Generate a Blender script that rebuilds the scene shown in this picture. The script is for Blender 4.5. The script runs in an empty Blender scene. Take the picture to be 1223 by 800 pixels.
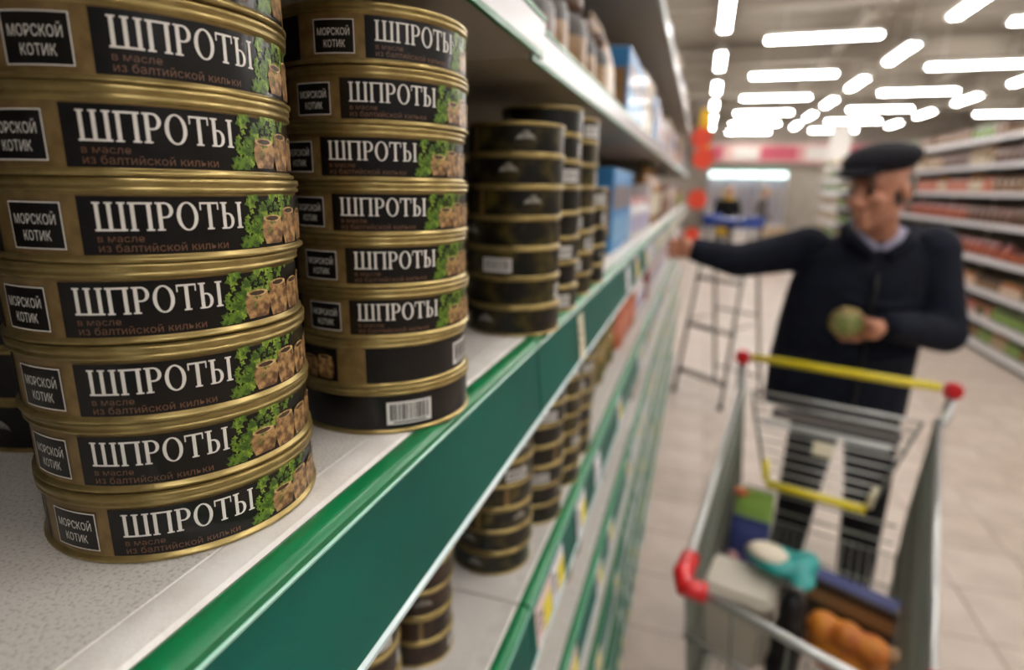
import bpy, bmesh, math, random
from mathutils import Matrix, Vector
random.seed(7)
PI = math.pi
S = bpy.context.scene
COL = S.collection

# ------------------------------------------------------------------ camera
cam = bpy.data.cameras.new('camera')
cam.lens = 20.605; cam.sensor_width = 36; cam.sensor_fit = 'HORIZONTAL'
cam.clip_start = 0.01; cam.clip_end = 200
cam.dof.use_dof = True; cam.dof.focus_distance = 0.215; cam.dof.aperture_fstop = 5.5
camo = bpy.data.objects.new('camera', cam); COL.objects.link(camo)
EYE = 1.6
camo.matrix_world = Matrix.Translation((0, 0, EYE)) @ Matrix((
    (0.95315875, -0.09005829, 0.28875233),
    (0.3019972, 0.22996723, -0.92515553),
    (0.01691435, 0.96902248, 0.24639263))).to_4x4()
S.camera = camo

# ------------------------------------------------------------------ world, exposure (all other light is the hall's own tubes)
W = bpy.data.worlds.new('hall_air'); S.world = W; W.use_nodes = True
bg = W.node_tree.nodes['Background']
bg.inputs[0].default_value = (1.0, 0.98, 0.97, 1); bg.inputs[1].default_value = 0.16
S.view_settings.view_transform = 'Standard'; S.view_settings.look = 'None'
S.view_settings.gamma = 1; S.view_settings.use_curve_mapping = False
S.view_settings.exposure = -0.4
TUBE_POWER = 49.0

# ------------------------------------------------------------------ materials
def lin(h):
    h = h.lstrip('#'); c = [int(h[i:i+2], 16)/255 for i in (0, 2, 4)]
    return tuple(x/12.92 if x <= .04045 else ((x+.055)/1.055)**2.4 for x in c) + (1,)
MATS = {}
def mat(name, col, rough=.5, metal=0., col2=None, scale=30., bump=0., bscale=None, coat=0., spread=(.4, .62), detail=3, trans=0., alpha=1., spec=.5):
    if name in MATS: return MATS[name]
    m = bpy.data.materials.new(name); m.use_nodes = True
    nt = m.node_tree; b = nt.nodes['Principled BSDF']
    b.inputs['Base Color'].default_value = lin(col)
    b.inputs['Roughness'].default_value = rough; b.inputs['Metallic'].default_value = metal
    b.inputs['Specular IOR Level'].default_value = spec
    if coat: b.inputs['Coat Weight'].default_value = coat; b.inputs['Coat Roughness'].default_value = .12
    if trans: b.inputs['Transmission Weight'].default_value = trans
    if alpha < 1: b.inputs['Alpha'].default_value = alpha
    if col2 or bump:
        tc = nt.nodes.new('ShaderNodeTexCoord')
        n = nt.nodes.new('ShaderNodeTexNoise'); n.inputs['Scale'].default_value = scale; n.inputs['Detail'].default_value = detail
        nt.links.new(tc.outputs['Object'], n.inputs['Vector'])
        if col2:
            r = nt.nodes.new('ShaderNodeValToRGB')
            r.color_ramp.elements[0].position = spread[0]; r.color_ramp.elements[0].color = lin(col)
            r.color_ramp.elements[1].position = spread[1]; r.color_ramp.elements[1].color = lin(col2)
            nt.links.new(n.outputs['Fac'], r.inputs['Fac']); nt.links.new(r.outputs['Color'], b.inputs['Base Color'])
        if bump:
            n2 = n
            if bscale:
                n2 = nt.nodes.new('ShaderNodeTexNoise'); n2.inputs['Scale'].default_value = bscale
                nt.links.new(tc.outputs['Object'], n2.inputs['Vector'])
            bp = nt.nodes.new('ShaderNodeBump'); bp.inputs['Strength'].default_value = bump; bp.inputs['Distance'].default_value = .01
            nt.links.new(n2.outputs['Fac'], bp.inputs['Height']); nt.links.new(bp.outputs['Normal'], b.inputs['Normal'])
    MATS[name] = m; return m
def emit(name, col, s):
    m = bpy.data.materials.new(name); m.use_nodes = True
    b = m.node_tree.nodes['Principled BSDF']; b.inputs['Base Color'].default_value = lin(col)
    b.inputs['Emission Color'].default_value = lin(col); b.inputs['Emission Strength'].default_value = s
    MATS[name] = m; return m

mat('gold', '#a6935f', .32, .75, '#8f7c4c', 90, .02)
mat('gold_print', '#876f43', .42, .35, '#765f37', 140)
mat('tin_lid', '#b8a36c', .3, .8)
mat('black_print', '#0b0807', .35, 0, '#120d0a', 160, coat=.3, spec=.25)
mat('white_print', '#e6e2da', .4)
mat('brown_print', '#6b4a34', .45)
mat('leaf_print', '#5c7c1a', .4, 0, '#335010', 500, spread=(.42, .56))
mat('leaf_print_light', '#8aa038', .4, 0, '#5c7a1e', 500, spread=(.42, .56))
mat('wood_print', '#b08a58', .4, 0, '#5b3d22', 330, spread=(.38, .6))
mat('wood_print_light', '#c9ab78', .4, 0, '#8a6438', 420)
mat('wood_dark_print', '#3a2616', .4)
mat('barcode_white', '#d9d6d2', .45)
mat('ink', '#2a2725', .5)
mat('olive_label', '#100d06', .35, 0, '#4c4218', 55, spread=(.46, .70), coat=.2, spec=.3)
mat('olive_label_dark', '#0c0a06', .35, 0, '#241f0d', 50, spread=(.5, .75), coat=.2, spec=.3)
mat('emblem', '#8d8a82', .4, 0, '#5d5850', 150)
mat('brown_label', '#22160f', .4, 0, '#3c2a1d', 60, coat=.1, spec=.3)
mat('shelf_white', '#dad6d1', .45, 0, '#d0cbc4', 60, .05, 400)
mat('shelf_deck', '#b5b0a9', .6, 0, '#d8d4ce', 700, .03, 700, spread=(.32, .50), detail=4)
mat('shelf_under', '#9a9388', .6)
mat('rail_green', '#004c42', .45, 0, '#015549', 6, coat=.03, spec=.18)
mat('lip_green', '#06693c', .35, 0, coat=.15, spec=.35)
mat('rail_edge', '#cfe2e4', .25, 0, coat=.4)
mat('cover_edge', '#86b8a6', .25, coat=.3)
mat('rail_white', '#d9d8dc', .32, 0, coat=.2)
mat('back_panel', '#5a554d', .7)
mat('post', '#8f8b84', .5)
mat('tag_white', '#e4e2e6', .5, 0, '#cfcbd2', 60)
mat('tag_yellow', '#d8c83a', .5)
mat('tag_pink', '#dcc6c0', .5)
mat('tag_beige', '#cfc7ac', .5)
mat('steel', '#c4c6c4', .28, .7)
mat('steel_dark', '#75796f', .4, .5)
mat('red_plastic', '#c3161c', .35, 0, coat=.2)
mat('yellow_plastic', '#d8c500', .35, 0, coat=.2)
mat('black_plastic', '#110f10', .5, spec=.3)
mat('grey_plastic', '#4c4744', .5)
mat('grout', '#94887e', .8)
mat('tile', '#bcaea2', .42, 0, '#b0a195', 5, .02, 60)
mat('tile_b', '#b7a89b', .42, 0, '#aa9b8e', 5, .02, 60)
mat('ceiling', '#938a7d', .8, 0, '#877e72', 2)
mat('ceiling_rib', '#9c9387', .8)
mat('beam', '#958b7e', .7)
mat('duct', '#6d655a', .7)
mat('fixture', '#d5d2cc', .5)
emit('tube', '#fffbf7', TUBE_POWER)
mat('wall_far', '#b7aea2', .8, 0, '#aca396', 3)
mat('skin', '#b27c62', .55, 0, '#a26c54', 25, .03, 300)
mat('skin_b', '#b98a6e', .55)
mat('hair', '#4a4039', .8, 0, '#6b625a', 60)
mat('cap_wool', '#100f15', .9, 0, '#18171d', 120, .2, spec=.2)
mat('navy_cloth', '#0a0e19', .85, 0, '#0e1322', 25, .25, 18, spec=.2)
mat('trousers', '#09090c', .9, 0, '#0e0e12', 30, .2, spec=.2)
mat('shirt', '#8f8ca3', .7, 0, '#a5a2b8', 200)
mat('shoe', '#121112', .4)
mat('eye', '#15100e', .3)
mat('lips', '#9a5a4a', .5)
mat('ladder', '#857d74', .4, .4)
mat('ladder_blue', '#183a86', .4)
mat('cloth_black', '#090909', .8, spec=.2)
mat('cloth_grey', '#5a5450', .8)
mat('cloth_yellow', '#d2a92c', .8)
mat('cooler_white', '#d5d3d8', .5)
emit('cooler_light', '#e6fbfb', 3.0)
mat('cooler_green', '#7d9c86', .5)
mat('banner_pink', '#c98f90', .7, 0, '#d9b3ac', 1.2, spread=(.35, .6))
mat('banner_red', '#c4576a', .7)
mat('banner_white', '#d8d2cc', .7)
mat('column', '#d2cec8', .7)
mat('fruit_orange', '#c47a1e', .5, 0, '#b05a1e', 30)
mat('box_grey', '#a9a293', .6); mat('box_lid', '#bdb6a8', .6)

# ------------------------------------------------------------------ mesh helpers
def mesh(name, bm, *mats, smooth=False):
    me = bpy.data.meshes.new(name)
    bm.normal_update(); bm.to_mesh(me); bm.free()
    for m in mats: me.materials.append(MATS[m])
    if smooth:
        for p in me.polygons: p.use_smooth = True
        try: me.set_sharp_from_angle(angle=math.radians(35))
        except Exception: pass
    return me
def link(name, me, parent=None, loc=(0, 0, 0), rz=0, label=None, cat=None, group=None, kind=None):
    o = bpy.data.objects.new(name, me); COL.objects.link(o)
    o.location = loc; o.rotation_euler = (0, 0, rz); o.parent = parent
    if label: o['label'] = label
    if cat: o['category'] = cat
    if group: o['group'] = group
    if kind: o['kind'] = kind
    return o
def empty(name, loc=(0, 0, 0), rz=0, **k):
    o = link(name, None, None, loc, rz, **k); o.empty_display_size = .05; return o
def box(bm, x0, y0, z0, x1, y1, z1, mi=0, M=None):
    vs = [bm.verts.new((M @ Vector(p)) if M else p) for p in ((x0,y0,z0),(x1,y0,z0),(x1,y1,z0),(x0,y1,z0),(x0,y0,z1),(x1,y0,z1),(x1,y1,z1),(x0,y1,z1))]
    for q in ((0,3,2,1),(4,5,6,7),(0,1,5,4),(1,2,6,5),(2,3,7,6),(3,0,4,7)):
        f = bm.faces.new([vs[i] for i in q]); f.material_index = mi
def bbox(bm, x0, y0, z0, x1, y1, z1, b=.004, mi=0, M=None, seg=1):
    t = bmesh.new(); box(t, x0, y0, z0, x1, y1, z1)
    bmesh.ops.bevel(t, geom=t.edges[:], offset=b, segments=seg, affect='EDGES')
    merge(bm, t, mi, M)
def merge(bm, t, mi=0, M=None):
    idx = {}
    for v in t.verts: idx[v] = bm.verts.new((M @ v.co) if M else v.co)
    for f in t.faces:
        try:
            g = bm.faces.new([idx[v] for v in f.verts]); g.material_index = mi; g.smooth = f.smooth
        except ValueError: pass
    t.free()
def prism(bm, prof, y0, y1, mi=0, closed=True):
    """(x,z) profile extruded along y"""
    a = [bm.verts.new((x, y0, z)) for x, z in prof]; b = [bm.verts.new((x, y1, z)) for x, z in prof]
    n = len(prof)
    for i in range(n if closed else n-1):
        j = (i+1) % n
        f = bm.faces.new((a[i], b[i], b[j], a[j])); f.material_index = mi
    if closed:
        bm.faces.new(a).material_index = mi; bm.faces.new(b[::-1]).material_index = mi
def lathe(bm, prof, n=32, mi=0, mis=None, M=None):
    rings = []
    for r, z in prof:
        if r < 1e-6: v = Vector((0, 0, z)); rings.append([bm.verts.new((M @ v) if M else v)])
        else:
            rings.append([])
            for i in range(n):
                v = Vector((r*math.cos(2*PI*i/n), r*math.sin(2*PI*i/n), z)); rings[-1].append(bm.verts.new((M @ v) if M else v))
    for k in range(len(rings)-1):
        A, B = rings[k], rings[k+1]; m = mis[k] if mis else mi
        for i in range(n):
            j = (i+1) % n
            if len(A) == 1 and len(B) == 1: continue
            if len(A) == 1: f = bm.faces.new((A[0], B[j], B[i]))
            elif len(B) == 1: f = bm.faces.new((A[i], A[j], B[0]))
            else: f = bm.faces.new((A[i], A[j], B[j], B[i]))
            f.material_index = m; f.smooth = True
def tube(bm, pts, r, n=8, mi=0, caps=True):
    pts = [Vector(p) for p in pts]; rs = r if isinstance(r, (list, tuple)) else [r]*len(pts)
    rings = []
    for i, p in enumerate(pts):
        d = (pts[min(i+1, len(pts)-1)] - pts[max(i-1, 0)]).normalized()
        u = d.orthogonal().normalized() if i == 0 else (pu - d*pu.dot(d)).normalized()
        pu = u; v = d.cross(u)
        rings.append([bm.verts.new(p + (u*math.cos(2*PI*k/n) + v*math.sin(2*PI*k/n))*rs[i]) for k in range(n)])
    for A, B in zip(rings, rings[1:]):
        for k in range(n):
            f = bm.faces.new((A[k], A[(k+1) % n], B[(k+1) % n], B[k])); f.material_index = mi; f.smooth = True
    if caps:
        bm.faces.new(rings[0][::-1]).material_index = mi; bm.faces.new(rings[-1]).material_index = mi
def ell(bm, c, r, M=None, mi=0, seg=16):
    t = bmesh.new(); bmesh.ops.create_uvsphere(t, u_segments=seg, v_segments=max(8, seg//2+2), radius=1)
    for f in t.faces: f.smooth = True
    T = Matrix.Translation(c) @ Matrix.Diagonal((*r, 1))
    merge(bm, t, mi, (M @ T) if M else T)
def capsule(bm, p0, p1, r0, r1, n=14):
    p0, p1 = Vector(p0), Vector(p1); d = p1-p0; L = d.length; d = d/max(L, 1e-6)
    pts, rs = [], []
    for a in (1.0, .92, .7, .38, 0): pts.append(p0 - d*r0*a); rs.append(r0*math.sqrt(max(1-a*a, .0004)))
    for a in (0, .38, .7, .92, 1.0): pts.append(p1 + d*r1*a); rs.append(r1*math.sqrt(max(1-a*a, .0004)))
    tube(bm, pts, rs, n)
def loft(bm, secs, n=24):
    """secs: (x,y,z,rx,ry,rotz) horizontal ellipses from bottom to top"""
    rings = []
    for x, y, z, rx, ry, a in secs:
        rings.append([bm.verts.new((x + rx*math.cos(t)*math.cos(a) - ry*math.sin(t)*math.sin(a), y + rx*math.cos(t)*math.sin(a) + ry*math.sin(t)*math.cos(a), z)) for t in (2*PI*k/n for k in range(n))])
    for A, B in zip(rings, rings[1:]):
        for k in range(n): bm.faces.new((A[k], A[(k+1) % n], B[(k+1) % n], B[k]))
    bm.faces.new(rings[0][::-1]); bm.faces.new(rings[-1])
def remeshed(name, bm, matname, voxel=.006, smooth=6):
    """union of overlapping closed shapes as one continuous skin"""
    me = bpy.data.meshes.new(name+'_raw'); bm.to_mesh(me); bm.free()
    o = bpy.data.objects.new(name+'_raw', me); COL.objects.link(o)
    r = o.modifiers.new('r', 'REMESH'); r.mode = 'VOXEL'; r.voxel_size = voxel; r.use_smooth_shade = True
    s = o.modifiers.new('s', 'SMOOTH'); s.iterations = smooth; s.factor = .5
    dg = bpy.context.evaluated_depsgraph_get(); dg.update()
    out = bpy.data.meshes.new_from_object(o.evaluated_get(dg)); out.name = name
    bpy.data.objects.remove(o); bpy.data.meshes.remove(me)
    out.materials.clear(); out.materials.append(MATS[matname])
    for p in out.polygons: p.use_smooth = True
    return out
ORD = ['lowest', 'second from the bottom', 'third from the bottom', 'fourth from the bottom', 'fifth from the bottom', 'sixth from the bottom', 'seventh from the bottom', 'eighth from the bottom', 'ninth from the bottom', 'tenth from the bottom']

# ================================================================== THE SETTING
# floor: grout bed and single tiles 33 cm
bm = bmesh.new(); box(bm, -6, -5, -.06, 12, 26, -.004)
floor = link('floor', mesh('floor', bm, 'grout'), kind='structure')
TS = .335
def tile_mesh(m):
    bm = bmesh.new(); h = TS/2-.0025
    bbox(bm, -h, -h, -.012, h, h, 0, .0015)
    return mesh('floor_tile', bm, m)
tms = [tile_mesh('tile'), tile_mesh('tile_b')]
cells = []
for i in range(-18, 36):
    for j in range(-15, 77):
        x = 1.325 + i*TS - 4*TS; y = 2.1 + j*TS - 4*TS
        if -6 < x < 12 and -5 < y < 26: cells.append((x, y))
def seen(c): return -.2 < c[0] < 2.9 and 1.0 < c[1] and c[0] < .75*c[1]+.2
vis = sorted([c for c in cells if seen(c)], key=lambda c: c[0]**2+c[1]**2)
near = set(vis[:295])
rest = bmesh.new(); h = TS/2-.0025
for c in cells:
    if c in near: link('floor_tile', random.choice(tms), floor, (c[0], c[1], 0))
    else:
        x, y = c
        a = [rest.verts.new(p) for p in ((x-h, y-h, 0), (x+h, y-h, 0), (x+h, y+h, 0), (x-h, y+h, 0), (x-h, y-h, -.006), (x+h, y-h, -.006), (x+h, y+h, -.006), (x-h, y+h, -.006))]
        rest.faces.new(a[:4])
        for k in range(4): rest.faces.new((a[k], a[k+4], a[(k+1) % 4+4], a[(k+1) % 4]))
link('floor_tile_field', mesh('floor_tile_field', rest, 'tile'), floor, kind='stuff')

# ceiling deck with ribs and beams
CZ = 4.35
bm = bmesh.new(); box(bm, -6, -5, CZ, 12, 26, CZ+.1)
ceil = link('ceiling', mesh('ceiling', bm, 'ceiling'), kind='structure')
bm = bmesh.new(); prism(bm, [(-.06, -.05), (.06, -.05), (.1, 0), (-.1, 0)], 0, 18)
rib = mesh('ceiling_rib', bm, 'ceiling_rib')
for k in range(52):
    o = link('ceiling_rib', rib, ceil, (12, -4.7+k*.6, CZ), PI/2)
bm = bmesh.new(); box(bm, 0, -.09, -.34, 18, .09, -.3); box(bm, 0, -.02, -.3, 18, .02, -.04); box(bm, 0, -.09, -.04, 18, .09, 0)
beam = mesh('ceiling_beam', bm, 'beam')
for k in range(8): link('ceiling_beam', beam, ceil, (-6, -2.4+k*3.9, CZ-.05))
bm = bmesh.new(); box(bm, -.07, 0, -.26, .07, 31, -.22); box(bm, -.015, 0, -.22, .015, 31, 0)
pur = mesh('ceiling_purlin', bm, 'beam')
for x in (-2.6, 2.05, 4.9, 8.25): link('ceiling_purlin', pur, ceil, (x, -5, CZ-.05))
# walls
bm = bmesh.new(); box(bm, -6, 26, 0, 12, 26.15, CZ); wall = link('wall_back', mesh('wall_back', bm, 'wall_far'), kind='structure')
bm = bmesh.new(); box(bm, 12, -5, 0, 12.15, 26.15, CZ); link('wall_right', mesh('wall_right', bm, 'wall_far'), kind='structure')
bm = bmesh.new(); box(bm, -6.15, -5, 0, -6, 26.15, CZ); link('wall_left', mesh('wall_left', bm, 'wall_far'), kind='structure')

# column
bm = bmesh.new(); bbox(bm, -.28, -.28, 0, .28, .28, CZ-.42, .02)
col = empty('support_column', (4.2, 22.9, 0), label='white square column far back under the ceiling lights', cat='column')
link('shaft', mesh('shaft', bm, 'column'), col)
bm = bmesh.new(); bbox(bm, -.34, -.34, 0, .34, .34, .25, .02); link('foot', mesh('foot', bm, 'steel_dark'), col)
bm = bmesh.new(); bbox(bm, -.36, -.36, CZ-.52, .36, .36, CZ-.42, .02); link('capital', mesh('capital', bm, 'column'), col)

# fluorescent fixtures
LZ = 3.68
bm = bmesh.new(); bbox(bm, -.74, -.06, .05, .74, .06, .10, .008); fx_body = mesh('housing', bm, 'fixture')
bm = bmesh.new(); box(bm, -.004, -.004, .095, .004, .004, CZ-LZ); fx_rod = mesh('hanging_rod', bm, 'fixture')
bm = bmesh.new(); tube(bm, [(-.73, 0, .02), (.73, 0, .02)], .022, 8); fx_tube = mesh('glow_tube', bm, 'tube')
bm = bmesh.new(); bbox(bm, -.01, -.09, -.01, .01, .09, .06, .004); fx_cap = mesh('end_cap', bm, 'fixture')
def fixture(x, y, rz, label, group):
    o = empty('tube_light', (x, y, LZ), rz, label=label, cat='ceiling light', group=group)
    link('housing', fx_body, o)
    for s in (-1, 1): link('glow_tube', fx_tube, o, (0, s*.036, 0)); link('end_cap', fx_cap, o, (s*.745, 0, 0)); link('hanging_rod', fx_rod, o, (s*.495, 0, 0))
NTH = ['first', 'second', 'third', 'fourth', 'fifth', 'sixth', 'seventh', 'eighth', 'ninth', 'tenth']
for x, where in ((.08, 'row over the left shelves'), (2.75, 'row above the flat cap'), (5.6, 'row above the right shelves')):
    for k in range(-4, 6):
        lab = f'{NTH[k]} lengthwise tube light in view in the {where}' if k >= 0 else f'lengthwise tube light of the {where}, before the part in view'
        fixture(x, 8.45+2.78*k, PI/2, lab, 'lengthwise ceiling tube lights')
for x, y0, where in ((1.41, 9.95, 'left file over the aisle'), (4.2, 9.6, 'right file over the far shelves')):
    for k in range(-4, 6):
        lab = f'{NTH[k]} crosswise tube light in view in the {where}' if k >= 0 else f'crosswise tube light of the {where}, before the part in view'
        fixture(x, y0+2.95*k, 0, lab, 'crosswise ceiling tube lights')
for k in range(4): fixture(7.6, 8+4*k, 0, f'{NTH[k]} crosswise tube light beyond the right shelves', 'outer ceiling tube lights')
for k in range(4): fixture(-1.8, 0+4*k, 0, f'{NTH[k]} crosswise tube light over the hidden neighbouring aisle', 'neighbour aisle tube lights')

# ================================================================== LEFT GONDOLA
SHZ = [2.06, 1.727, EYE-.1285, 1.20, .93, .665, .40, .13]
YJ = .477
def board_mesh(L):
    bm = bmesh.new()
    prism(bm, [(-.56, 0), (-.56, -.028), (-.134, -.028), (-.134, -.008), (-.1378, -.0072), (-.1378, -.0012), (-.1395, 0), (-.154, 0), (-.1545, -.0006), (-.155, 0)], 0, L, 0)
    for f in bm.faces:
        if f.normal.length == 0: f.normal_update()
    bm.normal_update()
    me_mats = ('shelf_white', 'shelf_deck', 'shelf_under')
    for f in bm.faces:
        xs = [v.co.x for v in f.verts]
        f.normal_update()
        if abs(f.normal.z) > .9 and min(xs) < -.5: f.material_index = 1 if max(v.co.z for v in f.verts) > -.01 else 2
    bmesh.ops.recalc_face_normals(bm, faces=bm.faces[:])
    return mesh('shelf_board', bm, *me_mats)
def rail_meshes(L, hh, mf, top='lip_green'):
    bx = -.119 if hh > .05 else -.127
    bm = bmesh.new()
    prism(bm, [(-.1375, -.0062), (-.1375, -.0012), (-.1355, -.0002), (-.1295, -.0002), (-.1266, -.0012), (-.1252, -.0030), (-.1252, -.0056), (-.1262, -.0062)], 0, L)
    bmesh.ops.recalc_face_normals(bm, faces=bm.faces[:]); lip = mesh('rail_lip', bm, top, smooth=True)
    bm = bmesh.new()
    prism(bm, [(-.134, -.0064), (-.1275, -.0064), (-.1258, -.0070), (bx-.0012, -hh+.004), (bx-.004, -hh+.002), (-.134, -hh+.01)], 0, L)
    bmesh.ops.recalc_face_normals(bm, faces=bm.faces[:]); face = mesh('rail_face', bm, mf)
    bm = bmesh.new()
    prism(bm, [(bx-.0035, -hh+.0035), (bx-.001, -hh+.0038), (bx+.0004, -hh+.002), (bx, -hh-.001), (bx-.0025, -hh-.0015)], 0, L)
    bmesh.ops.recalc_face_normals(bm, faces=bm.faces[:]); edge = mesh('rail_edge', bm, 'rail_edge' if hh > .05 else 'lip_green')
    bm = bmesh.new(); prism(bm, [(-.1262, -.0060), (-.1247, -.0056), (-.1240, -.0064), (-.1243, -.0076), (-.1262, -.0074)], 0, L)
    bmesh.ops.recalc_face_normals(bm, faces=bm.faces[:]); line = mesh('cover_edge', bm, 'cover_edge')
    return lip, face, edge, line
G = .0015
BL = 1.0-2*G
bmesh_board = board_mesh(BL)
R_low = rail_meshes(BL, .073, 'rail_green'); R_up = rail_meshes(BL, .030, 'rail_white')
bm = bmesh.new()
bbox(bm, -.585, 0, .10, -.567, BL, 2.24, .003)
backp = mesh('back_panel', bm, 'back_panel')
bm = bmesh.new(); box(bm, -.5655, -.02, 0, -.5605, .02, 2.25); post = mesh('upright', bm, 'post')
bm = bmesh.new(); bbox(bm, -.56, 0, 0, -.15, BL, .10, .003); plinth = mesh('plinth', bm, 'post')
def tag_mesh(w, h, m, m2=None):
    bm = bmesh.new(); box(bm, 0, 0, -h, .0009, w, 0)
    if m2:
        box(bm, .0009, w*.45, -h*.95, .0013, w*.97, -h*.3, 1)
    for k in range(3): box(bm, .0009, w*.06, -h*(.2+.2*k), .0012, w*(.25+.12*((k*2) % 3)), -h*(.27+.2*k), 2)
    return mesh('price_tag', bm, m, m2 or m, 'ink')
TAGS = [tag_mesh(.058, .046, 'tag_white', 'tag_yellow'), tag_mesh(.05, .044, 'tag_white'), tag_mesh(.062, .046, 'tag_pink', 'tag_yellow'), tag_mesh(.03, .05, 'tag_beige')]
def add_tag(rail, y, which, dz=-.016):
    # on the sloping face of the rail (0.0067 forward per 0.063 down)
    o = link('price_tag', TAGS[which], rail, (-.1262+(-dz-.006)*.11+.0006, y, dz)); o.rotation_euler = (0, -.11, 0); return o
BAYN = ['white and green shelf bay carrying the two big sprat stacks', 'white and green shelf bay just beyond the sprat stacks', 'left shelf bay beside the reaching hand', 'left shelf bay just beyond the reaching hand', 'left shelf bay near the stepladder', 'last left shelf bay with the red promotion signs']
rails = {}
for k in range(6):
    y0 = YJ - 1 + k
    u = empty('shelf_unit', (0, y0+G, 0), label=BAYN[k], cat='shelf unit', group='left gondola bays')
    link('back_panel', backp, u); link('plinth', plinth, u)
    for yy in (.02, BL-.02): link('upright', post, u, (0, yy, 0))
    for li, z in enumerate(SHZ):
        dx = -.009 if (li < 2 and k > 0) else 0
        b = link('shelf_board', bmesh_board, u, (dx if li < 2 else 0, 0, z))
        rs = R_up if li < 2 else R_low
        rl = link('price_rail', rs[1], u, (dx, 0, z)); link('rail_lip', rs[0], rl)
        link('rail_edge', rs[2], rl)
        if li >= 2: link('cover_edge', rs[3], rl)
        rails[(k, li)] = rl
add_tag(rails[(1, 2)], .17, 3)
add_tag(rails[(1, 3)], .012, 2); add_tag(rails[(1, 3)], .078, 0)
for (k, li), rl in rails.items():
    if k == 0 or li < 2: continue
    y = .62 if (k == 1 and li == 2) else (.22 if k == 1 else .02)
    while y < .92:
        add_tag(rl, y, random.choice((0, 1, 1, 2) if k > 1 else (0, 1, 2)))
        y += .064 + (random.uniform(.0, .05) if k > 1 else random.uniform(.03, .25))
    

# ================================================================== SPRAT TINS
R0, PITCH = .0485, .0258
def wrapbox(bm, t0, t1, z0, z1, r, mi=0, n=None):
    n = n or max(1, int(abs(t1-t0)/.06)+1)
    va = [bm.verts.new((r*math.cos(t0+(t1-t0)*i/n), r*math.sin(t0+(t1-t0)*i/n), z0)) for i in range(n+1)]
    vb = [bm.verts.new((r*math.cos(t0+(t1-t0)*i/n), r*math.sin(t0+(t1-t0)*i/n), z1)) for i in range(n+1)]
    for i in range(n):
        f = bm.faces.new((va[i], va[i+1], vb[i+1], vb[i])); f.material_index = mi; f.smooth = True
def wpoly(bm, pts, r, mi=0):
    f = bm.faces.new([bm.verts.new((r*math.cos(u/r), r*math.sin(u/r), z)) for u, z in pts]); f.material_index = mi
def can_body_mesh(r, h, n=64, gold='gold', side='gold_print', single=False):
    bm = bmesh.new()
    e = r+.0015
    prof = [(0, .0012), (r-.005, .0012), (r-.0035, .0), (e-.0006, .0), (e, .0005), (e, .0014), (r+.0001, .0020), (r, .0024), (r, h-.0052), (r+.0004, h-.0048), (e-.0002, h-.0043), (e-.0002, h-.0034), (r+.0005, h-.0029), (e, h-.0022), (e, h-.0006), (e-.0006, h-.0001), (r-.0015, h-.0001), (r-.0022, h-.0022), (r-.010, h-.0024), (r-.011, h-.0018), (r-.022, h-.0018), (r-.023, h-.0024), (0, h-.0024)]
    if single: prof[8:13] = [(r, h-.0030), (r+.0002, h-.0028)]
    mis = [0]*(len(prof)-1)
    mis[7] = 1
    lathe(bm, prof, n, 0, mis)
    return mesh('can_body', bm, gold, side)
def text_faces(body, size):
    c = bpy.data.curves.new('t', 'FONT'); c.body = body; c.size = size; c.resolution_u = 1; c.align_x = 'LEFT'
    o = bpy.data.objects.new('t', c); COL.objects.link(o)
    dg = bpy.context.evaluated_depsgraph_get(); dg.update()
    me = bpy.data.meshes.new_from_object(o.evaluated_get(dg))
    res = ([tuple(v.co[:2]) for v in me.vertices], [tuple(p.vertices) for p in me.polygons])
    bpy.data.objects.remove(o); bpy.data.curves.remove(c); bpy.data.meshes.remove(me)
    return res
def wrap_text(bm, body, size, u0, z0, r, width=None, mi=0):
    vs, fs = text_faces(body, size)
    mx = max(v[0] for v in vs); k = (width/mx) if width else 1
    V = [bm.verts.new((r*math.cos((u0+x*k)/r), r*math.sin((u0+x*k)/r), z0+y)) for x, y in vs]
    for f in fs:
        try: bm.faces.new([V[i] for i in f]).material_index = mi
        except ValueError: pass
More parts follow.
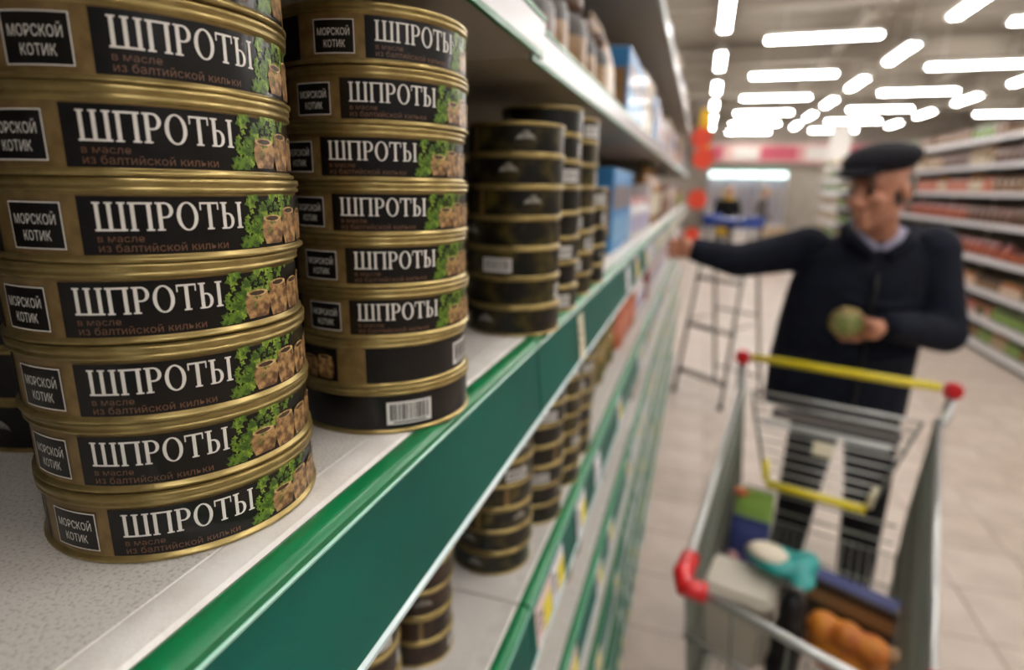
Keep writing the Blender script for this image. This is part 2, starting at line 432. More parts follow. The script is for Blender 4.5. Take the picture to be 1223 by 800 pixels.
def serif_word(bm, u0, z0, H, r, wide):
    """ШПРОТЫ in a serif face, built from wrapped strips"""
    t, s = .17, .06     # stem, serif thickness
    def R(a, b, c, d): wrapbox(bm, (u0+(x+a)*H*k)/r, (u0+(x+b)*H*k)/r, z0+c*H, z0+d*H, r)
    def ring(cx, cz, rx, rz, tx, tz, a0=0, a1=2*PI, n=22):
        P = lambda a, q: ((x+cx+(rx-(tx if q else 0))*math.cos(a)), cz+(rz-(tz if q else 0))*math.sin(a))
        for i in range(n):
            a, b = a0+(a1-a0)*i/n, a0+(a1-a0)*(i+1)/n
            wpoly(bm, [(u0+p[0]*H*k, z0+p[1]*H) for p in (P(a, 0), P(b, 0), P(b, 1), P(a, 1))], r)
    W_ = [1.32, .98, .74, .92, .86, 1.12]; gap = .10
    k = wide/(H*(sum(W_)+gap*5)); x = 0
    def serifs(a, zs):  # stem at a
        for z in zs: R(a-.08, a+t+.08, z if z == 0 else 1-s, s if z == 0 else 1)
    # Ш
    for a in (.08, .575, 1.07): R(a, a+t, 0, 1); serifs(a, (1,))
    R(0, 1.32, 0, s*1.2); x += W_[0]+gap
    # П
    for a in (.08, .73): R(a, a+t, 0, 1); serifs(a, (0,))
    R(0, .98, 1-s*1.2, 1); x += W_[1]+gap
    # Р
    R(.08, .08+t, 0, 1); serifs(.08, (0, 1))
    R(.08+t, .40, 1-s, 1); R(.08+t, .40, .44, .44+s); ring(.38, .72, .34, .28, .16, s, -PI/2, PI/2, 12); x += W_[2]+gap
    # О
    ring(.46, .5, .46, .52, .17, .06); x += W_[3]+gap
    # Т
    R(.345, .345+t, 0, 1); serifs(.345, (0,)); R(0, .86, 1-s*1.2, 1); R(0, .06, .72, 1); R(.80, .86, .72, 1); x += W_[4]+gap
    # Ы
    R(.08, .08+t, 0, 1); serifs(.08, (0, 1)); R(.08+t, .36, .54, .54+s); R(.08+t, .36, 0, s); ring(.34, .3, .32, .3, .16, s, -PI/2, PI/2, 12)
    R(.87, .87+t, 0, 1); serifs(.87, (0, 1))
D = math.radians
def sprat_meshes():
    out = {}
    out['can_body'] = can_body_mesh(R0, PITCH)
    r1 = R0+.0002
    bm = bmesh.new(); wrapbox(bm, 0, D(118), .0025, .0200, r1); out['front_panel'] = mesh('front_panel', bm, 'black_print')
    bm = bmesh.new(); wrapbox(bm, D(136), D(322), .0022, .0206, r1); out['back_panel'] = mesh('back_panel', bm, 'black_print')
    r2 = R0+.00035
    bm = bmesh.new(); serif_word(bm, D(5)*r2, .0097, .0086, r2, D(50)*r2); out['lettering'] = mesh('lettering', bm, 'white_print')
    bm = bmesh.new(); wrap_text(bm, 'в масле', .0030, D(5)*r2, .0064, r2, D(15)*r2); wrap_text(bm, 'из балтийской кильки', .0034, D(5)*r2, .0034, r2, D(43)*r2)
    out['small_print'] = mesh('small_print', bm, 'brown_print')
    bm = bmesh.new()
    wrapbox(bm, D(-28), D(-5.5), .0040, .0182, r1, 0)
    for z0, z1 in ((.0040, .0044), (.0178, .0182)): wrapbox(bm, D(-28), D(-5.5), z0, z1, r2, 1)
    for t0, t1 in ((-28, -27.5), (-6, -5.5)): wrapbox(bm, D(t0), D(t1), .0040, .0182, r2, 1)
    wrap_text(bm, 'МОРСКОЙ', .0042, D(-26)*r2, .0115, r2, D(18)*r2, 1); wrap_text(bm, 'КОТИК', .0042, D(-22.5)*r2, .0066, r2, D(12)*r2, 1)
    out['brand_panel'] = mesh('brand_panel', bm, 'black_print', 'white_print')
    rnd = random.Random(3); bm = bmesh.new()
    # parsley sprig: many small lobed leaves
    for i in range(112):
        f = rnd.random(); u = D(57+f*5+rnd.uniform(-3.0, 3.0+26*f))*r2; z = .0036+.0170*f+rnd.uniform(-.001, .001)
        z = min(max(z, .0035), .0206); s = rnd.uniform(.0010, .0021)
        a0 = rnd.uniform(0, 6.28); pts = []
        for k in range(8):
            q = s*(1 if k % 2 == 0 else .5); pts.append((u+q*math.cos(a0+k*PI/4), min(max(z+q*math.sin(a0+k*PI/4), .0028), .0207)))
        wpoly(bm, pts, r2+.00002*(i % 9), rnd.choice((0, 0, 1)))
    out['parsley_print'] = mesh('parsley_print', bm, 'leaf_print', 'leaf_print_light')
    bm = bmesh.new()
    r3 = r2+.0003
    for (c, w, z0, z1) in ((70.5, 13, .0036, .0132), (83.5, 13.5, .0030, .0156), (97, 13.5, .0034, .0148), (110, 12, .0038, .0160)):
        wpoly(bm, [(D(c+w*.5*x)*r3, z0+(z1-z0)*y) for x, y in ((-.75, 0), (.75, 0), (.95, .3), (1, .6), (.85, .95), (-.85, .95), (-1, .6), (-.95, .3))], r3, 0)
        wpoly(bm, [(D(c+w*.43*math.cos(a))*r3, z1-.0008+.0013*math.sin(a)) for a in (k*PI/5 for k in range(10))], r3+.0001, 1)
        wpoly(bm, [(D(c+w*.30*math.cos(a))*r3, z1-.0008+.0008*math.sin(a)) for a in (k*PI/5 for k in range(10))], r3+.0002, 2)
    out['keg_print'] = mesh('keg_print', bm, 'wood_print', 'wood_print_light', 'wood_dark_print')
    bm = bmesh.new()
    wrapbox(bm, D(198), D(227), .0046, .0172, r2, 0)
    t = 200.
    while t < 225:
        w = rnd.choice((.5, .5, .9, 1.3)); wrapbox(bm, D(t), D(t+w), .0070, .0160, r2+.0001, 1); t += w+rnd.choice((.5, .8, 1.1))
    wrapbox(bm, D(202), D(223), .0054, .0062, r2+.0001, 1)
    out['barcode'] = mesh('barcode', bm, 'barcode_white', 'ink')
    return out
SPR = sprat_meshes()
def sprat_can(x, y, z, start_deg, label, group):
    o = empty('sprat_can', (x, y, z), D(start_deg), label=label, cat='tin can', group=group)
    for n, m in SPR.items(): link(n, m, o)
    return o
z0 = SHZ[2]+.0003
C1, C2 = (-.1956, .1746), (-.1730, .2976)
ang1 = [-73.6, -81.2, -76.7, -76.4, -67.8, -66.3, -54.6, -48]
off1 = [(0, 0), (-.0012, .001), (.0006, -.001), (-.0015, .0), (0.0005, .001), (.0, -.0008), (-.0008, .0012), (.0005, .0)]
for i, a in enumerate(ang1):
    sprat_can(C1[0]+off1[i][0], C1[1]+off1[i][1], z0+i*PITCH, a, f'gold and black sprat tin, {ORD[i]} in the nearest stack', 'sprat tins in the nearest stack')
ang2 = [-60.1-198, -206, -79.9, -79.4, -87, -90.3, -79, -63.3]
for i, a in enumerate(ang2):
    ex = ' showing its barcode' if i == 0 else ' showing its black back' if i == 1 else ''
    sprat_can(C2[0]+random.uniform(-.001, .001), C2[1]+random.uniform(-.001, .001), z0+i*PITCH, a, f'sprat tin{ex}, {ORD[i]} in the second stack', 'sprat tins in the second stack')

# plain stacked tins: parts can_body, label_band, sticker
def band_meshes(r, h, labmat, seed, emblem=True):
    bm = bmesh.new(); wrapbox(bm, 0, 2*PI-.12, .0021, h-.0031, r+.0003, 0, 44)
    lab = mesh('label_band', bm, labmat)
    bm = bmesh.new(); r2 = r+.0006
    wrapbox(bm, D(200), D(236), .005, h-.0085, r2, 0)
    t = 203.
    rnd = random.Random(seed)
    while t < 232:
        w = rnd.choice((.7, 1.2)); wrapbox(bm, D(t), D(t+w), .007, h-.010, r2+.0001, 1); t += w+rnd.choice((.9, 1.4))
    st = mesh('barcode', bm, 'barcode_white', 'ink')
    bm = bmesh.new()
    wpoly(bm, [(D(60)*r2+.0085*math.cos(a), h*.42+.0052*abs(math.sin(a))*(1 if math.sin(a) > 0 else .25)*1.2) for a in (k*PI/8 for k in range(16))], r2)
    wpoly(bm, [(D(60)*r2+.003*math.cos(a), h*.66+.002*math.sin(a)) for a in (k*PI/5 for k in range(10))], r2+.0001)
    em = mesh('emblem', bm, 'emblem')
    return can_body_mesh(r, h, 40, single=True), lab, st, em
OLV = band_meshes(.0415, .0256, 'olive_label', 1); OLD = band_meshes(.0415, .0256, 'olive_label_dark', 2)
BRN = band_meshes(.0300, .0240, 'brown_label', 3); SPB = band_meshes(.0485, .0258, 'black_print', 4)
def plain_stack(name, ms, x, y, z, h, n, where, group, jit=.001, bar=()):
    rnd = random.Random(int(abs(x*1e4)+y*1e4))
    for i in range(n):
        a = D(bar[i]) if i < len(bar) and bar[i] is not None else rnd.uniform(0, 6.28)
        o = empty(name, (x+rnd.uniform(-jit, jit), y+rnd.uniform(-jit, jit), z+i*h), a, label=f'{where[0]}, {ORD[i]} in {where[1]}', cat='tin can', group=group)
        link('can_body', ms[0], o); link('label_band', ms[1], o); link('barcode', ms[2], o); link('emblem', ms[3], o)
front = -70-218   # barcode facing the camera
emb = -62-60
plain_stack('olive_label_tin', OLV, -.1605, .5165, z0, .0256, 7, ('dark olive tin', 'the third stack along the shelf'), 'olive tins in the third stack', bar=(190, 150, front-22, 170, emb+10, emb-20, emb))
plain_stack('olive_label_tin', OLD, -.1655, .625, z0, .0256, 8, ('dark olive tin', 'the fourth stack along the shelf'), 'olive tins in the fourth stack', bar=(front+30, 190, front+30, 160, 180, front+40, 150, 170))
plain_stack('olive_label_tin', OLV, -.1665, .725, z0, .0256, 8, ('dark olive tin', 'the fifth stack along the shelf'), 'olive tins in the fifth stack')
plain_stack('olive_label_tin', OLD, -.1665, .820, z0, .0256, 5, ('dark olive tin', 'the short sixth stack along the shelf'), 'olive tins in the sixth stack')
for i, (x, y, n) in enumerate(((-.318, .222, 7), (-.285, .345, 8), (-.392, .330, 8), (-.425, .205, 7))):
    plain_stack('black_label_tin', SPB, x, y, z0, .0258, n, ('black tin in shadow', ['the leftmost dark stack', 'the stack behind the second', 'the deep back row stack', 'the rearmost stack'][i]), 'sprat tins in the back row')
for i, (x, y) in enumerate(((-.265, .475), (-.262, .575), (-.262, .675), (-.36, .47))):
    plain_stack('olive_label_tin', OLD, x, y, z0, .0256, 7, ('dark tin deep in shadow', ['the stack behind the third', 'the stack behind the fourth', 'the stack behind the fifth', 'the deepest olive stack'][i]), 'olive tins in the back row')
# shelf below
zl = SHZ[3]+.0003
plain_stack('brown_label_tin', BRN, -.209, .401, zl, .0240, 8, ('small brown tin', 'the narrow stack under the green rail'), 'brown tins on the lower shelf')
plain_stack('brown_label_tin', BRN, -.216, .318, zl, .0240, 7, ('small brown tin', 'the narrow stack cut by the bottom edge'), 'brown tins on the lower shelf')
plain_stack('brown_label_tin', BRN, -.285, .40, zl, .0240, 8, ('small brown tin', 'the narrow stack hidden behind'), 'brown tins on the lower shelf')
for i, (x, y, n) in enumerate(((-.190, .549, 8), (-.178, .652, 8), (-.176, .752, 7), (-.178, .850, 7))):
    plain_stack('olive_label_tin', OLV if i % 2 == 0 else OLD, x, y, zl, .0256, n, ('lower-shelf olive tin', ['the nearest wide stack', 'the second wide stack', 'the third wide stack', 'the fourth wide stack'][i]), 'olive tins on the lower shelf', bar=(None, None, None, None, front+35) if i == 0 else ())
for i, (x, y) in enumerate(((-.285, .56), (-.275, .66))):
    plain_stack('olive_label_tin', OLD, x, y, zl, .0256, 7, ('lower-shelf olive tin', ['the back stack near the front', 'the back stack farther along'][i]), 'olive tins on the lower shelf')

# ================================================================== OTHER GOODS
def jar(name, r, h, c_body, c_lid, c_lab):
    bm = bmesh.new()
    lathe(bm, [(0, 0), (r*.9, 0), (r, .006), (r, h*.68), (r*.93, h*.76), (r*.74, h*.82), (r*.74, h*.84), (r*.82, h*.845), (r*.82, h*.985), (r*.76, h), (0, h)], 20, 0, [0]*6+[2]*4)
    lathe(bm, [(r*1.008, h*.14), (r*1.012, h*.15), (r*1.012, h*.56), (r*1.008, h*.57)], 20, 1)
    return mesh(name, bm, c_body, c_lab, c_lid)
def carton(name, w, d, h, c1, c2, c3):
    """x toward aisle: front at +x"""
    bm = bmesh.new(); bbox(bm, -d, -w/2, 0, 0, w/2, h, .003, 0)
    box(bm, 0, -w*.44, h*.12, .0006, w*.44, h*.42, 1); box(bm, 0, -w*.36, h*.52, .0006, w*.30, h*.80, 2)
    box(bm, -d*.9, -w*.44, h, -d*.1, -w*.02, h+.0007, 1); box(bm, -d*.9, -w/2-.0006, h*.2, -d*.1, -w/2, h*.75, 2)
    return mesh(name, bm, c1, c2, c3)
def pouch(name, w, d, h, c1, c2):
    bm = bmesh.new(); secs = []
    n = 18; rings = []
    for (f, ww, dd) in ((0, .92, .72), (.04, .98, .95), (.25, 1, 1), (.55, .98, .92), (.8, .97, .55), (.93, .96, .14), (1, .97, .05)):
        rings.append([bm.verts.new((-d/2+d/2*dd*math.copysign(abs(math.cos(t))**.7, math.cos(t)), w/2*ww*math.copysign(abs(math.sin(t))**.6, math.sin(t)), h*f)) for t in (2*PI*k/n for k in range(n))])
    for q, (A, B) in enumerate(zip(rings, rings[1:])):
        for k in range(n):
            f = bm.faces.new((A[k], A[(k+1) % n], B[(k+1) % n], B[k])); f.smooth = q < 4; f.material_index = 1 if q in (2, ) else 0
    bm.faces.new(rings[0][::-1]); bm.faces.new(rings[-1])
    return mesh(name, bm, c1, c2)
def bottle(name, r, h, c1, c2, c3):
    bm = bmesh.new()
    lathe(bm, [(0, 0), (r*.92, 0), (r, .008), (r, h*.55), (r*.8, h*.68), (r*.36, h*.78), (r*.34, h*.9), (r*.4, h*.9), (r*.4, h), (0, h)], 18, 0, [0]*6+[2]*3)
    lathe(bm, [(r*1.01, h*.14), (r*1.015, h*.15), (r*1.015, h*.5), (r*1.01, h*.51)], 18, 1)
    return mesh(name, bm, c1, c2, c3)
PAL = dict(p_brown='#4e3019', p_amber='#8a5a18', p_gold='#7d6522', p_beige='#b39c7d', p_cream='#d8cdb8', p_orange='#a8522a', p_red='#7c2a22', p_blue='#3d83bd', p_sky='#7fb0d6', p_lilac='#b9b2cb', p_white='#d8d4d4', p_pink='#cf9c9c', p_dark='#2a1c12', p_green='#4c5a2c', p_olive='#4f481c', p_teal='#128a86', p_rust='#63341f', p_tan='#8f6d48', p_grey='#9c978c', p_navy='#2b3568', p_purple='#5b4a86', p_lime='#86a84a', p_salmon='#c0735a')
for n, c in PAL.items(): mat(n, c, .42, 0, None, coat=.15)
def gold_jar(): return jar('jar', .036, .085, 'p_gold', 'gold', 'p_olive')
LIB = {
 'gold_jar': gold_jar(), 'amber_jar': jar('jar', .036, .10, 'p_amber', 'gold', 'p_cream'), 'olive_jar': jar('jar', .036, .11, 'p_olive', 'gold', 'p_green'),
 'brown_jar': jar('jar', .04, .12, 'p_dark', 'p_brown', 'p_tan'), 'red_jar': jar('jar', .04, .12, 'p_rust', 'p_red', 'p_orange'), 'orange_jar': jar('jar', .042, .13, 'p_orange', 'gold', 'p_cream'),
 'blue_carton': carton('carton', .085, .06, .165, 'p_blue', 'p_sky', 'p_tan'), 'white_carton': carton('carton', .09, .06, .14, 'p_white', 'p_lilac', 'p_pink'),
 'beige_carton': carton('carton', .10, .07, .19, 'p_beige', 'p_cream', 'p_brown'), 'orange_carton': carton('carton', .10, .06, .12, 'p_orange', 'p_white', 'p_red'),
 'brown_carton': carton('carton', .12, .08, .15, 'p_rust', 'p_tan', 'p_cream'), 'lilac_carton': carton('carton', .08, .06, .16, 'p_lilac', 'p_white', 'p_blue'),
 'red_pouch': pouch('pouch', .14, .07, .17, 'p_red', 'p_orange'), 'orange_pouch': pouch('pouch', .12, .06, .15, 'p_orange', 'p_salmon'), 'tan_pouch': pouch('pouch', .14, .07, .17, 'p_tan', 'p_beige'),
 'cream_pouch': pouch('pouch', .12, .06, .16, 'p_cream', 'p_beige'), 'brown_pouch': pouch('pouch', .13, .06, .16, 'p_rust', 'p_brown'), 'green_pouch': pouch('pouch', .13, .06, .16, 'p_green', 'p_lime'),
 'brown_bottle': bottle('bottle', .035, .195, 'p_dark', 'p_tan', 'p_red'), 'gold_bottle': bottle('bottle', .035, .22, 'p_amber', 'p_cream', 'p_olive'),
 'dark_tin': jar('tin', .05, .09, 'p_dark', 'p_brown', 'p_brown'), 'white_tub': jar('tub', .05, .10, 'p_white', 'p_pink', 'p_lilac'),
}
WID = {k: max(v.co.y for v in m.vertices)-min(v.co.y for v in m.vertices) for k, m in LIB.items()}
FRONT = {k: max(v.co.x for v in m.vertices) for k, m in LIB.items()}
HGT = {k: max(v.co.z for v in m.vertices) for k, m in LIB.items()}
DESC = {'gold_jar': 'golden fish jar', 'amber_jar': 'amber jar with cream label', 'olive_jar': 'olive green jar', 'brown_jar': 'dark brown jar', 'red_jar': 'rust red jar', 'orange_jar': 'orange jar',
 'blue_carton': 'blue carton', 'white_carton': 'white carton', 'beige_carton': 'tall beige carton', 'orange_carton': 'orange carton', 'brown_carton': 'brown carton', 'lilac_carton': 'lilac carton',
 'red_pouch': 'red pouch', 'orange_pouch': 'orange pouch', 'tan_pouch': 'tan pouch', 'cream_pouch': 'cream pouch', 'brown_pouch': 'rust brown pouch', 'green_pouch': 'green pouch',
 'brown_bottle': 'dark brown bottle', 'gold_bottle': 'amber bottle', 'dark_tin': 'tall dark brown tin', 'white_tub': 'white plastic tub'}
CATN = {'jar': 'jar', 'carton': 'carton', 'pouch': 'pouch', 'bottle': 'bottle', 'tin': 'tin can', 'tub': 'tub'}
rg = random.Random(11)
def place(kind, x, y, z, rz, where):
    k2 = kind.split('_')[1]
    lab = f'{DESC[kind]} {where}'
    return link(kind, LIB[kind], None, (x, y, z+.0004), rz, label=lab, cat=CATN[k2], group=lab)
def row(z, y0, y1, kinds, where, xf=-.158, side=-1, stack=1, run=3, gap=.006, hmax=.3, rows=1):
    y = y0; kind = rg.choice(kinds); left = rg.randint(1, run)
    while True:
        if left == 0: kind = rg.choice(kinds); left = rg.randint(1, run)
        w = WID[kind]
        if y+w > y1: break
        for q in range(rows):
            x = xf + side*(FRONT[kind] + rg.uniform(0, .012)) + side*q*.095
            zz = z
            for s in range(stack):
                if zz+HGT[kind] > z+hmax: break
                place(kind, x, y+w/2, zz, (0 if side < 0 else PI), where); zz += HGT[kind]+.0008
        y += w+gap; left -= 1
Y1 = YJ
# main shelf beyond the tins
row(SHZ[2], .885, 1.16, ['gold_jar'], 'beyond the olive tins on the main left shelf', stack=1, rows=2)
row(SHZ[2], 1.17, 1.55, ['blue_carton'], 'on the main left shelf past the golden jars', rows=1)
row(SHZ[2], 1.56, 2.10, ['white_carton', 'lilac_carton', 'white_tub'], 'on the main left shelf near the reaching hand')
row(SHZ[2], 2.11, 3.3, ['brown_carton', 'amber_jar', 'white_carton', 'gold_bottle'], 'on the main left shelf behind the reaching hand')
row(SHZ[2], 3.31, 5.45, ['brown_carton', 'green_pouch', 'white_carton', 'orange_carton', 'amber_jar'], 'on the main left shelf toward its far end')
# upper shelf
row(SHZ[1], .1, .62, ['dark_tin'], 'on the shelf above the sprat tins', stack=2, hmax=.24, xf=-.170)
row(SHZ[1], .63, .93, ['brown_jar', 'dark_tin'], 'on the upper left shelf at the bay joint', stack=2, hmax=.26, xf=-.170)
row(SHZ[1], .94, 1.35, ['beige_carton', 'brown_jar', 'tan_pouch'], 'on the upper left shelf past the dark tins', hmax=.3, xf=-.170)
row(SHZ[1], 1.36, 1.75, ['blue_carton', 'beige_carton'], 'on the upper left shelf in the third bay', hmax=.3, xf=-.170)
row(SHZ[1], 1.76, 3.2, ['lilac_carton', 'beige_carton', 'white_carton', 'blue_carton'], 'on the upper left shelf beyond the third bay', xf=-.170)
row(SHZ[1], 3.21, 5.45, ['lilac_carton', 'beige_carton', 'orange_carton', 'red_pouch'], 'on the upper left shelf toward its far end', xf=-.170)
row(SHZ[0], .2, 5.4, ['beige_carton', 'brown_carton', 'white_carton', 'lilac_carton'], 'on the top left shelf', xf=-.170)
# lower shelf
row(SHZ[3], .905, 1.42, ['gold_jar', 'amber_jar'], 'on the lower shelf past the olive tins', stack=2, hmax=.2)
row(SHZ[3], 1.43, 1.85, ['orange_carton', 'orange_pouch'], 'on the lower shelf under the reaching hand', hmax=.24)
row(SHZ[3], 1.86, 5.45, ['white_carton', 'lilac_carton', 'orange_carton', 'amber_jar', 'white_tub', 'brown_carton'], 'on the lower left shelf farther along')
for li, zl_ in ((4, 'third lowest'), (5, 'second lowest')):
    row(SHZ[li], .35, 1.6, ['gold_jar', 'amber_jar', 'olive_jar', 'dark_tin'], f'under the rails on the {zl_} left shelf', stack=1)
    row(SHZ[li], 1.61, 5.4, ['amber_jar', 'brown_carton', 'white_carton', 'gold_jar', 'cream_pouch'], f'far along the {zl_} left shelf', run=4)
row(SHZ[6], .8, 5.4, ['cream_pouch', 'white_carton', 'brown_carton', 'amber_jar'], 'on the shelf just above the left base', run=4)
row(SHZ[7], 1.0, 5.4, ['cream_pouch', 'white_carton', 'lilac_carton', 'tan_pouch'], 'on the base shelf at the floor', run=4)

# promo wobblers at the far end of the left shelves
def wobbler(x, y, z, r, m, label, star=True):
    o = empty('shelf_wobbler', (x, y, z), label=label, cat='shelf sign', group='promotion signs at the far end of the left shelves')
    bm = bmesh.new(); n = 24; t = .004
    f0 = []; f1 = []
    for k in range(n):
        q = r*(1 if (k % 2 == 0 or not star) else .86); a = 2*PI*k/n
        f0.append(bm.verts.new((q*math.cos(a), 0, q*math.sin(a)))); f1.append(bm.verts.new((q*math.cos(a), t, q*math.sin(a))))
    bm.faces.new(f0); bm.faces.new(f1[::-1])
    for k in range(n): bm.faces.new((f0[k], f1[k], f1[(k+1) % n], f0[(k+1) % n]))
    bmesh.ops.recalc_face_normals(bm, faces=bm.faces[:])
    link('disc', mesh('disc', bm, m), o)
    bm = bmesh.new(); tube(bm, [(0, t*.5, 0), (-.03, t*.5+.004, -.01), (-.12-x-.02, t*.5+.004, .0)], .002, 6); link('arm', mesh('arm', bm, 'steel'), o)
mat('promo_red', '#e2492f', .5); mat('promo_yellow', '#e4b416', .5)
wobbler(-.05, 4.95, 1.985, .085, 'promo_red', 'red starburst sign on the top rail at the far end')
wobbler(-.02, 4.3, 1.80, .075, 'promo_red', 'red starburst sign at the upper rail near the bright window strip')
wobbler(-.04, 5.1, 1.52, .085, 'promo_red', 'orange red starburst sign at the main rail far end')
wobbler(-.05, 4.5, 1.28, .055, 'promo_red', 'small red sign beside the reaching hand')
o = empty('hanging_strip', (-.03, 5.3, 1.83), label='yellow hanging promotion strip at the end of the left shelves', cat='shelf sign')
bm = bmesh.new(); bbox(bm, -.045, 0, 0, .045, .006, .40, .002); link('strip', mesh('strip', bm, 'promo_yellow'), o)
bm = bmesh.new(); tube(bm, [(0, .003, .39), (0, .003, .43), (-.10, .003, .43)], .003, 6); link('hook', mesh('hook', bm, 'steel'), o)

# ================================================================== RIGHT GONDOLA
RX = 2.87
RZ = [2.19, 1.91, 1.62, 1.30, .95, .63, .35, .10]
bm = bmesh.new(); prism(bm, [(0, 0), (.48, 0), (.48, -.03), (0, -.03)], 0, 1.244); bmesh.ops.recalc_face_normals(bm, faces=bm.faces[:]); rboard = mesh('shelf_board', bm, 'shelf_white')
bm = bmesh.new(); prism(bm, [(0, .003), (-.012, .003), (-.018, -.042), (-.006, -.045), (0, -.04)], 0, 1.244); bmesh.ops.recalc_face_normals(bm, faces=bm.faces[:]); rrail = mesh('price_rail', bm, 'rail_white')
bm = bmesh.new()
bbox(bm, .485, 0, .07, .505, 1.244, 2.44, .003)
rback = mesh('back_panel', bm, 'back_panel')
bm = bmesh.new(); bbox(bm, .02, 0, 0, .48, 1.244, .068, .003); rpl = mesh('plinth', bm, 'steel_dark')
bm = bmesh.new(); box(bm, .4805, -.02, 0, .4845, .02, 2.4); rpost = mesh('upright', bm, 'post')
NB = 10
for k in range(NB):
    y0 = 4.9+k*1.25
    u = empty('shelf_unit', (RX, y0+.003, 0), label=f'{NTH[k]} bay from the front of the white shelves across the aisle', cat='shelf unit', group='right gondola bays')
    link('back_panel', rback, u); link('plinth', rpl, u)
    for yy in (.02, 1.224): link('upright', rpost, u, (0, yy, 0))
    for z in RZ:
        link('shelf_board', rboard, u, (0, 0, z)); link('price_rail', rrail, u, (0, 0, z))
LV = ['topmost', 'second highest', 'third highest', 'fourth highest', 'fourth lowest', 'third lowest', 'second lowest', 'lowest']
for li, z in enumerate(RZ):
    hm = .24
    pal = [['brown_jar', 'tan_pouch', 'green_pouch', 'brown_carton'], ['brown_pouch', 'tan_pouch', 'beige_carton'], ['brown_carton', 'orange_pouch', 'gold_bottle'], ['red_pouch', 'orange_carton', 'brown_pouch'], ['red_jar', 'orange_jar', 'red_pouch'], ['orange_jar', 'tan_pouch', 'brown_jar'], ['green_pouch', 'olive_jar', 'orange_carton'], ['green_pouch', 'brown_bottle', 'tan_pouch']][li]
    row(z, 5.5, 11.0, pal, f'on the {LV[li]} shelf across the aisle', xf=RX+.04, side=1, run=4, gap=.02, hmax=hm)
    row(z, 11.2, 17.2, ['cream_pouch', 'beige_carton', 'tan_pouch', 'green_pouch'], f'far along the {LV[li]} shelf across the aisle', xf=RX+.012, side=1, run=6, gap=.14, hmax=hm)

# ================================================================== FAR END: chilled cabinets, banner
for k in range(3):
    u = empty('chilled_cabinet', (.15+k*.93, 24.4, 0), label=['white chilled cabinet at the far end, left one under the light strip', 'white chilled cabinet at the far end, middle one under the light strip', 'white chilled cabinet at the far end, right one under the light strip'][k], cat='fridge', group='chilled cabinets at the far wall')
    bm = bmesh.new(); bbox(bm, 0, .6, 0, .92, .75, 2.3, .01); bbox(bm, 0, 0, 0, .92, .6, .35, .01); bbox(bm, 0, 0, .35, .03, .6, 2.3, .005); bbox(bm, .89, 0, .35, .92, .6, 2.3, .005)
    link('cabinet_body', mesh('cabinet_body', bm, 'cooler_white'), u)
    bm = bmesh.new(); bbox(bm, .0, -.05, 2.28, .92, .75, 2.44, .01); link('canopy', mesh('canopy', bm, 'cooler_green'), u)
    bm = bmesh.new(); bbox(bm, .02, -.06, 2.05, .90, -.02, 2.27, .01); link('light_strip', mesh('light_strip', bm, 'cooler_light'), u)
    bm = bmesh.new(); bbox(bm, .03, .05, 0, .89, .6, .025, .004); sh = mesh('shelf', bm, 'cooler_white')
    for z in (.7, 1.05, 1.4, 1.72): link('shelf', sh, u, (0, 0, z))
    for z in (.725, 1.075, 1.425, 1.745):
        y = .12
        while y < .82:
            kd = rg.choice(('white_carton', 'lilac_carton', 'white_tub', 'cream_pouch'))
            place(kd, .15+k*.93+y, 24.56, z, -PI/2, 'in the white chilled cabinets at the far end'); y += .16
o = empty('banner', (-.5, 25.6, 2.62), label='long pink and white banner above the chilled cabinets', cat='banner')
bm = bmesh.new(); bbox(bm, 0, 0, 0, 6.4, .05, .75, .01); link('panel', mesh('panel', bm, 'banner_pink'), o)
for x0, w, m in ((1.5, .9, 'banner_white'), (2.5, 1.3, 'banner_red'), (4.1, .8, 'banner_white'), (5.1, .9, 'banner_red'), (.2, .9, 'banner_red')):
    bm = bmesh.new(); bbox(bm, x0, -.012, .12, x0+w, 0, .62, .004); link('poster', mesh('poster', bm, m), o)
bm = bmesh.new(); tube(bm, [(.3, .03, .75), (.3, .03, 1.73)], .01, 6); tube(bm, [(6.1, .03, .75), (6.1, .03, 1.73)], .01, 6); link('hanger', mesh('hanger', bm, 'steel'), o)

# ================================================================== STEPLADDER
lad = empty('stepladder', (.22, 4.78, 0), label='grey metal stepladder with a blue top standing in the aisle', cat='ladder')
A_, B_, C_, D_ = (-.08, 4.74, 0), (.24, 5.08, 0), (.27, 4.41, 0), (.58, 4.86, 0)
TL, TR = Vector((.085, 4.90, 1.33)), Vector((.375, 4.68, 1.33))
def loc(p): return Vector(p) - Vector((.22, 4.78, 0))
tops = {'a': TL+Vector((-.02, -.03, 0)), 'b': TL+Vector((.03, .03, 0)), 'c': TR+Vector((-.02, -.03, 0)), 'd': TR+Vector((.03, .03, 0))}
feet = {'a': Vector(A_), 'b': Vector(B_), 'c': Vector(C_), 'd': Vector(D_)}
for k in 'abcd':
    bm = bmesh.new(); tube(bm, [loc(feet[k])+Vector((0, 0, .02)), loc(tops[k])], .014, 8); lg = link('leg', mesh('leg', bm, 'ladder'), lad)
    bm = bmesh.new(); tube(bm, [loc(feet[k]), loc(feet[k])+Vector((0, 0, .04))], .02, 10); link('rubber_foot', mesh('rubber_foot', bm, 'black_plastic'), lg)
def at(k, f): return loc(feet[k].lerp(tops[k], f))
for f in (.14, .42, .70):
    bm = bmesh.new(); p, q = at('a', f), at('c', f); d = (q-p).normalized(); nrm = Vector((-d.y, d.x, 0))
    for s in (-.03, 0, .03): tube(bm, [p+nrm*s, q+nrm*s], .012, 6)
    link('step', mesh('step', bm, 'ladder'), lad)
for f in (.12, .5, .8):
    bm = bmesh.new(); tube(bm, [at('b', f), at('d', f)], .010, 8); link('rear_brace', mesh('rear_brace', bm, 'ladder'), lad)
